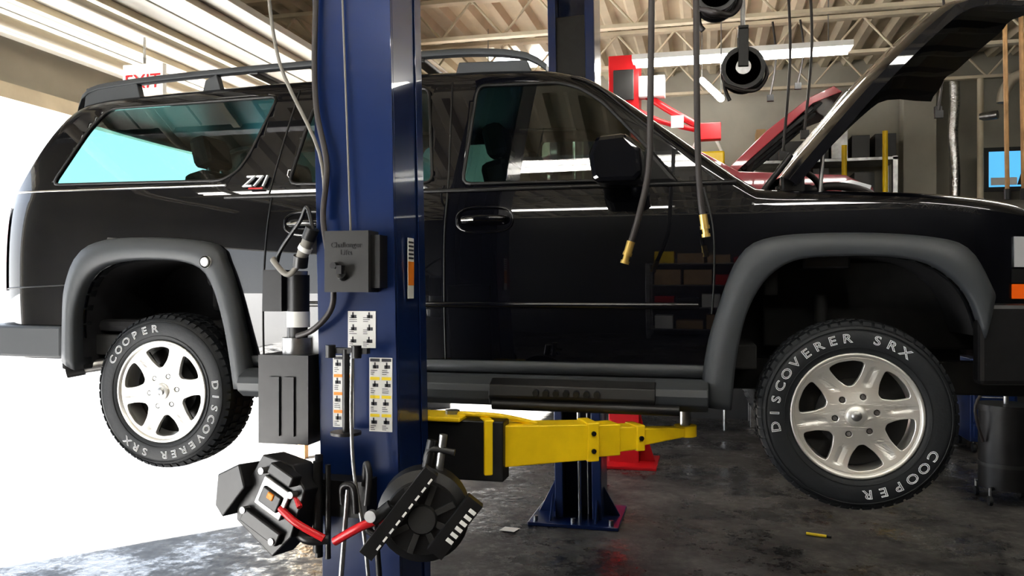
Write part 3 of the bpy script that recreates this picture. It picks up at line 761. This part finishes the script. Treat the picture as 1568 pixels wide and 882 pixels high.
# ================================================================== HOSES
def hose(pts,endd):
    b=B('air_hose'); b.tube(pts,.0115,HOSE,12)
    p=Vector(pts[-1]); d=(p-Vector(pts[-2])).normalized()
    b.cyl(p-d*.02,p+d*.02,.015,BRASS,n=12); b.cyl(p+d*.02,p+d*.033,.018,BRASS,n=6); b.cyl(p+d*.033,p+d*.05,.012,BRASS,n=12); b.cyl(p+d*.05,p+d*.062,.016,BRASS,n=12)
    b.finish()
hose([(2.545,-.72,4.45),(2.545,-.72,3.6),(2.545,-.72,2.9),(2.54,-.72,2.4),(2.535,-.72,2.18),(2.505,-.73,2.02),(2.468,-.73,1.895)],0)
hose([(2.69,-.60,4.45),(2.69,-.60,3.5),(2.695,-.60,2.8),(2.70,-.60,2.3),(2.71,-.60,2.08),(2.722,-.60,1.995)],0)
def reel(x,y,z,r):
    b=B('hose_reel',bevel=.004)
    for dy in(-.07,.06): b.cyl((x,y+dy,z),(x,y+dy+.012,z),r,DARK,n=32)
    b.cyl((x,y-.07,z),(x,y+.07,z),r*.8,HOSE,n=28)
    for k in range(4): b.cyl((x,y-.05+k*.033,z),(x,y-.03+k*.033,z),r*.86,HOSE,n=28)
    b.cyl((x,y-.09,z),(x,y-.07,z),r*.35,STEEL,n=20)
    b.box(x-.03,x+.03,y-.10,y-.085,z,z+r+.1,DARK); b.box(x-.03,x+.03,y+.085,y+.10,z,z+r+.1,DARK); b.box(x-.03,x+.03,y-.10,y+.10,z+r+.1,z+r+.12,DARK)
    b.cyl((x,y,z+r+.1),(x,y,ZC-.45),.015,STEEL)
    b.tube([(x-r*.8,y,z),(x-r*.82,y,z-.1),(x-r*.6,y,z-r-.05)],.012,HOSE)
    b.tube([(x+r*.9,y,z+.05),(x+r*1.1,y,z-.03),(x+r*.7,y,z-r*.9),(x,y-.08,z-r*1.1),(x-r*.8,y-.05,z-r*.7)],.012,HOSE)
    b.finish()
reel(2.95,1.55,3.09,.13)
reel(2.77,-.2,2.94,.085)
# ================================================================== BACKGROUND
b=B('red_lift_post',bevel=.006,loc=(-.08,.35,0))
b.box(1.87,2.17,4.0,4.02,0,4.05,RED); b.box(1.87,1.89,4.02,4.3,0,4.05,RED); b.box(2.15,2.17,4.02,4.3,0,4.05,RED)
b.box(1.75,2.35,3.8,4.4,0,.03,RED); b.prism([(2.17,.03),(2.32,.03),(2.17,.5)],'y',4.1,4.13,RED)
b.box(2.17,2.42,3.95,4.1,3.62,3.82,LBL); b.box(1.92,2.12,3.97,4.0,3.6,3.9,BOXG)
b.tube([(2.17,4.05,3.7),(2.45,4.05,3.5),(2.78,4.05,3.3)],.035,RED); b.tube([(2.17,4.05,3.5),(2.4,4.05,3.38),(2.75,4.05,3.28)],.025,RED); b.box(2.70,2.95,3.98,4.10,3.18,3.34,RED)
b.box(2.48,2.60,3.96,3.99,3.30,3.42,LBL)
b.finish()
b=B('red_raised_car',bevel=.03)
RZ=1.72
prof=[(-1.2,.55),(-1.25,1.0),(-1.1,1.15),(-.6,1.2),(-.1,1.5),(1.2,1.52),(1.75,1.2),(2.75,1.13),(3.0,1.0),(3.05,.6),(2.9,.45),(2.75,.45),(2.65,.7),(2.3,.78),(1.95,.7),(1.85,.4),(-.1,.4),(-.2,.7),(-.5,.78),(-.85,.7),(-.95,.45)]
OX=1.30
b.prism([(x+OX,z+RZ) for x,z in prof],'y',4.75,6.3,REDCAR)
hm=Matrix.Translation((2.98,0.15,2.95))@Matrix.Rotation(math.radians(-40),4,'Y')
b.prism([(0,-.05),(0,.03),(.5,.07),(1.0,.05),(1.25,-.02),(1.27,-.12),(1.20,-.09),(1.0,-.02)],'y',4.65,6.1,REDCAR,hm)
for y in(4.85,5.35,5.85): b.box(.1,1.1,y-.06,y+.06,-.07,-.03,DARK,hm)
b.box(.15,.25,4.75,6.0,-.075,-.03,DARK,hm); b.box(.9,1.0,4.75,6.0,-.06,-.02,DARK,hm)
for x in(-.53,2.3):
    for y in(4.8,6.05): b.cyl((x+OX,y,RZ+.4),(x+OX,y+.2,RZ+.4),.33,RUBBER,n=32); b.cyl((x+OX,y-.005,RZ+.4),(x+OX,y,RZ+.4),.2,ALLOY,n=24)
b.prism([(OX-.05,RZ+1.2),(OX+.1,RZ+1.42),(OX+1.1,RZ+1.44),(OX+1.5,RZ+1.22)],'y',4.74,4.75,DARK)
b.prism([(OX+2.72,RZ+.95),(OX+2.95,RZ+.9),(OX+2.98,RZ+1.02),(OX+2.8,RZ+1.08),(OX+2.68,RZ+1.06)],'y',4.72,4.80,LENS)
b.finish()
b=B('storage_shelf',bevel=.004)
for x in(3.3,4.95):
    for y in(6.9,7.4): b.box(x-.03,x+.03,y-.03,y+.03,0,3.35,STEEL)
for z in(.4,1.2,2.0,2.8,3.3): b.box(3.27,4.98,6.87,7.43,z,z+.04,STEEL)
for z in(.44,1.24,2.04,2.84,3.34):
    x=3.35
    while x<4.75:
        w_=random.uniform(.10,.25);h=random.uniform(.15,.45)
        b.box(x,x+w_,6.95,7.3,z,z+h,random.choice([CARD,DARK,BOXG,BOXG,DARK,RED,STEEL,DARK])); x+=w_+random.uniform(.02,.08)
b.finish()
b=B('yellow_fluid_tank',bevel=.03)
b.box(2.52,2.95,6.45,6.80,3.05,3.42,YEL); b.cyl((2.62,6.6,3.42),(2.62,6.6,3.50),.05,DARK); b.tube([(2.55,6.55,3.42),(2.65,6.55,3.60),(2.82,6.55,3.60),(2.92,6.55,3.42)],.02,LBL)
b.box(2.5,2.98,6.43,6.82,2.98,3.05,STEEL); 
for x in(2.53,2.95): b.box(x-.02,x+.02,6.45,6.49,0,2.98,STEEL); b.box(x-.02,x+.02,6.76,6.80,0,2.98,STEEL)
b.finish()
b=B('wall_column',bevel=.01); b.box(5.12,5.5,7.25,7.47,0,ZC-.1,WALL); b.finish()
b=B('foil_flue_duct'); b.tube([(5.65,7.1,4.3),(5.66,7.1,4.0),(5.64,7.1,3.6),(5.66,7.1,3.2),(5.66,7.1,2.6)],.06,FOIL,16); b.cyl((5.66,7.1,2.6),(5.66,7.1,0),.06,FOIL); b.finish()
b=B('standpipe'); b.cyl((5.85,6.8,0),(5.85,6.8,4.2),.035,CREAM); b.cyl((5.85,6.8,3.75),(6.0,6.7,3.75),.05,STEEL); b.finish()
b=B('wall_television',bevel=.01); b.box(5.95,6.75,7.0,7.06,2.90,3.42,DARK); b.box(6.0,6.70,6.995,7.0,2.95,3.37,SCREEN)
b.box(6.02,6.3,6.992,6.995,2.97,3.06,LBL); b.prism([(6.3,2.97),(6.36,3.18),(6.44,3.26),(6.52,3.18),(6.6,2.97)],'y',6.992,6.995,DARK); b.box(6.2,6.4,7.06,7.49,3.1,3.2,DARK); b.finish()
for x in(4.95,5.06):
    b=B('hanging_rope'); b.cyl((x,3.2,2.45),(x-.03,3.2,ZC-.07),.016,WOOD); b.cyl((x,3.2,2.42),(x,3.2,2.50),.024,DARK); b.finish()
b=B('yellow_lift_lock_bar'); b.cyl((4.33,6.60,0),(4.33,6.60,3.45),.03,YEL); b.finish()
b=B('yellow_lift_lock_bar'); b.cyl((4.78,6.60,0),(4.78,6.60,3.6),.03,YEL); b.finish()
b=B('exhaust_hose_drop'); b.tube([(7.2,6.2,4.2),(6.6,6.3,4.15),(6.1,6.3,4.1),(5.95,6.3,3.95),(5.92,6.3,3.8)],.06,PIPE); b.finish()
for k,(x,y,z0,z1) in enumerate([(3.6,4.45,3.7,4.3),(3.35,4.45,3.6,4.3),(4.6,3.6,3.2,4.3),(3.3,2.6,2.75,4.2),(3.45,2.6,2.9,4.2),(4.8,4.4,3.4,4.2)]):
    b=B('drop_cord'); b.tube([(x,y,z1),(x+.03,y,(z0+z1)/2),(x-.02,y,z0)],.01,HOSE,8); b.box(x-.05,x+.01,y-.02,y+.02,z0-.06,z0,DARK); b.finish()
b=B('wall_cabinet',bevel=.01)
b.box(6.9,8.6,7.0,7.46,2.6,3.6,WALLD)
for k in range(3): b.box(6.93+k*.56,7.46+k*.56,6.985,7.0,2.63,3.57,BOXG); b.box(7.38+k*.56,7.41+k*.56,6.965,6.985,3.0,3.2,STEEL)
b.finish()
b=B('tool_cabinet',bevel=.01,loc=(.45,1.5,0))
b.box(5.0,5.45,4.3,4.9,.12,1.0,BLUE)
for k in range(5): b.box(5.03,5.42,4.285,4.3,.16+k*.165,.30+k*.165,BLUE); b.box(5.1,5.35,4.27,4.285,.26+k*.165,.275+k*.165,STEEL)
for x in(5.05,5.4):
    for y in(4.35,4.85): b.cyl((x-.015,y,.05),(x+.015,y,.05),.05,RUBBER)
    b.box(x-.01,x+.01,4.34,4.36,.05,.14,STEEL); b.box(x-.01,x+.01,4.84,4.86,.05,.14,STEEL)
b.finish()
b=B('oil_drain_drum',bevel=.01)
cx,cy=5.12,3.75
b.cyl((cx,cy,.12),(cx,cy,.75),.20,DARK,n=32); b.cyl((cx,cy,.75),(cx,cy,.80),.215,DARK,n=32); b.cyl((cx,cy,.3),(cx,cy,.33),.208,BOXG,n=32)
b.cyl((cx,cy,.80),(cx,cy,1.05),.02,STEEL); b.cyl((cx,cy,1.05),(cx,cy,1.12),.08,DARK,r1=.2,n=28)
for k in range(4):
    a=math.radians(45+90*k); px,py=cx+.24*math.cos(a),cy+.24*math.sin(a)
    b.cyl((px-.012,py,.04),(px+.012,py,.04),.04,RUBBER,n=16); b.cyl((px,py,.04),(px,py,.14),.012,STEEL); b.cyl((px,py,.13),(cx,cy,.13),.015,DARK)
b.tube([(cx-.2,cy-.1,.5),(cx-.27,cy-.15,.8),(cx-.1,cy-.1,1.0),(cx,cy,.95)],.012,HOSE)
b.finish()
b=B('paper_scrap'); b.add([(1.28,2.0,.004),(1.40,1.96,.012),(1.42,2.08,.005),(1.30,2.10,.003)],[(0,1,2,3)],PAPER); b.finish()
b=B('yellow_marker'); b.cyl((3.42,2.42,.012),(3.55,2.38,.012),.010,LBLY,n=10); b.cyl((3.55,2.38,.012),(3.58,2.37,.012),.008,DARK,n=10); b.finish()
b=B('wooden_stand',bevel=.005)
for x,y in((-1.3,3.9),(-.6,3.9),(-1.3,4.5),(-.6,4.5)): b.box(x-.04,x+.04,y-.04,y+.04,0,.75,CARD)
b.box(-1.4,-.5,3.85,4.55,.75,.79,CARD); b.finish()
b=B('parts_rack',bevel=.005)
for x in(2.0,4.0,6.0): 
    for y in(-7.3,-6.8): b.box(x-.03,x+.03,y-.03,y+.03,0,2.2,STEEL)
for z in(.3,.95,1.6,2.2):
    b.box(1.97,6.03,-7.33,-6.77,z-.04,z,STEEL)
    x=2.08
    while x<5.7:
        w_=random.uniform(.2,.4);h=random.uniform(.15,.42); b.box(x,x+w_,-7.25,-6.82,z,z+h,random.choice([CARD,LBL,CARD,YEL,DARK,RED])); x+=w_+.04
b.finish()
b=B('workbench',bevel=.01)
b.box(7,9.5,-7.4,-6.6,.85,.92,WOOD)
for x in(7.1,9.4):
    for y in(-7.3,-6.7): b.box(x-.04,x+.04,y-.04,y+.04,0,.85,STEEL)
b.finish()
# ================================================================== LIGHT
sun=bpy.data.lights.new('sun','SUN'); sun.energy=120; sun.angle=.01; sun.color=(1,.97,.92)
so=bpy.data.objects.new('sun',sun); COL.objects.link(so)
e=math.radians(32); d=Vector((.643*math.cos(e),.766*math.cos(e),-math.sin(e)))
so.rotation_euler=d.to_track_quat('-Z','Y').to_euler(); so.location=(-8,-6,8)
wd=bpy.data.worlds.new('world'); scene.world=wd; wd.use_nodes=True; nt=wd.node_tree; bg=nt.nodes['Background']
tc=nt.nodes.new('ShaderNodeTexCoord'); sp=nt.nodes.new('ShaderNodeSeparateXYZ'); cr=nt.nodes.new('ShaderNodeValToRGB')
nt.links.new(tc.outputs['Generated'],sp.inputs[0]); nt.links.new(sp.outputs['Z'],cr.inputs['Fac']); nt.links.new(cr.outputs['Color'],bg.inputs['Color'])
cr.color_ramp.elements[0].color=(.95,.98,1,1); cr.color_ramp.elements[1].color=(.45,.65,1,1)
bg.inputs['Strength'].default_value=4.0
cam=bpy.data.cameras.new('camera'); cam.lens=28.0; cam.sensor_width=36; cam.clip_start=.05
co=bpy.data.objects.new('camera',cam); COL.objects.link(co)
co.location=(2.730,-3.555,1.75); co.rotation_euler=(math.radians(90),0,math.radians(13.69)); scene.camera=co
scene.view_settings.view_transform='Standard'
try: scene.view_settings.look='Medium High Contrast'
except Exception as ex: print('look',ex)
scene.view_settings.exposure=0.0
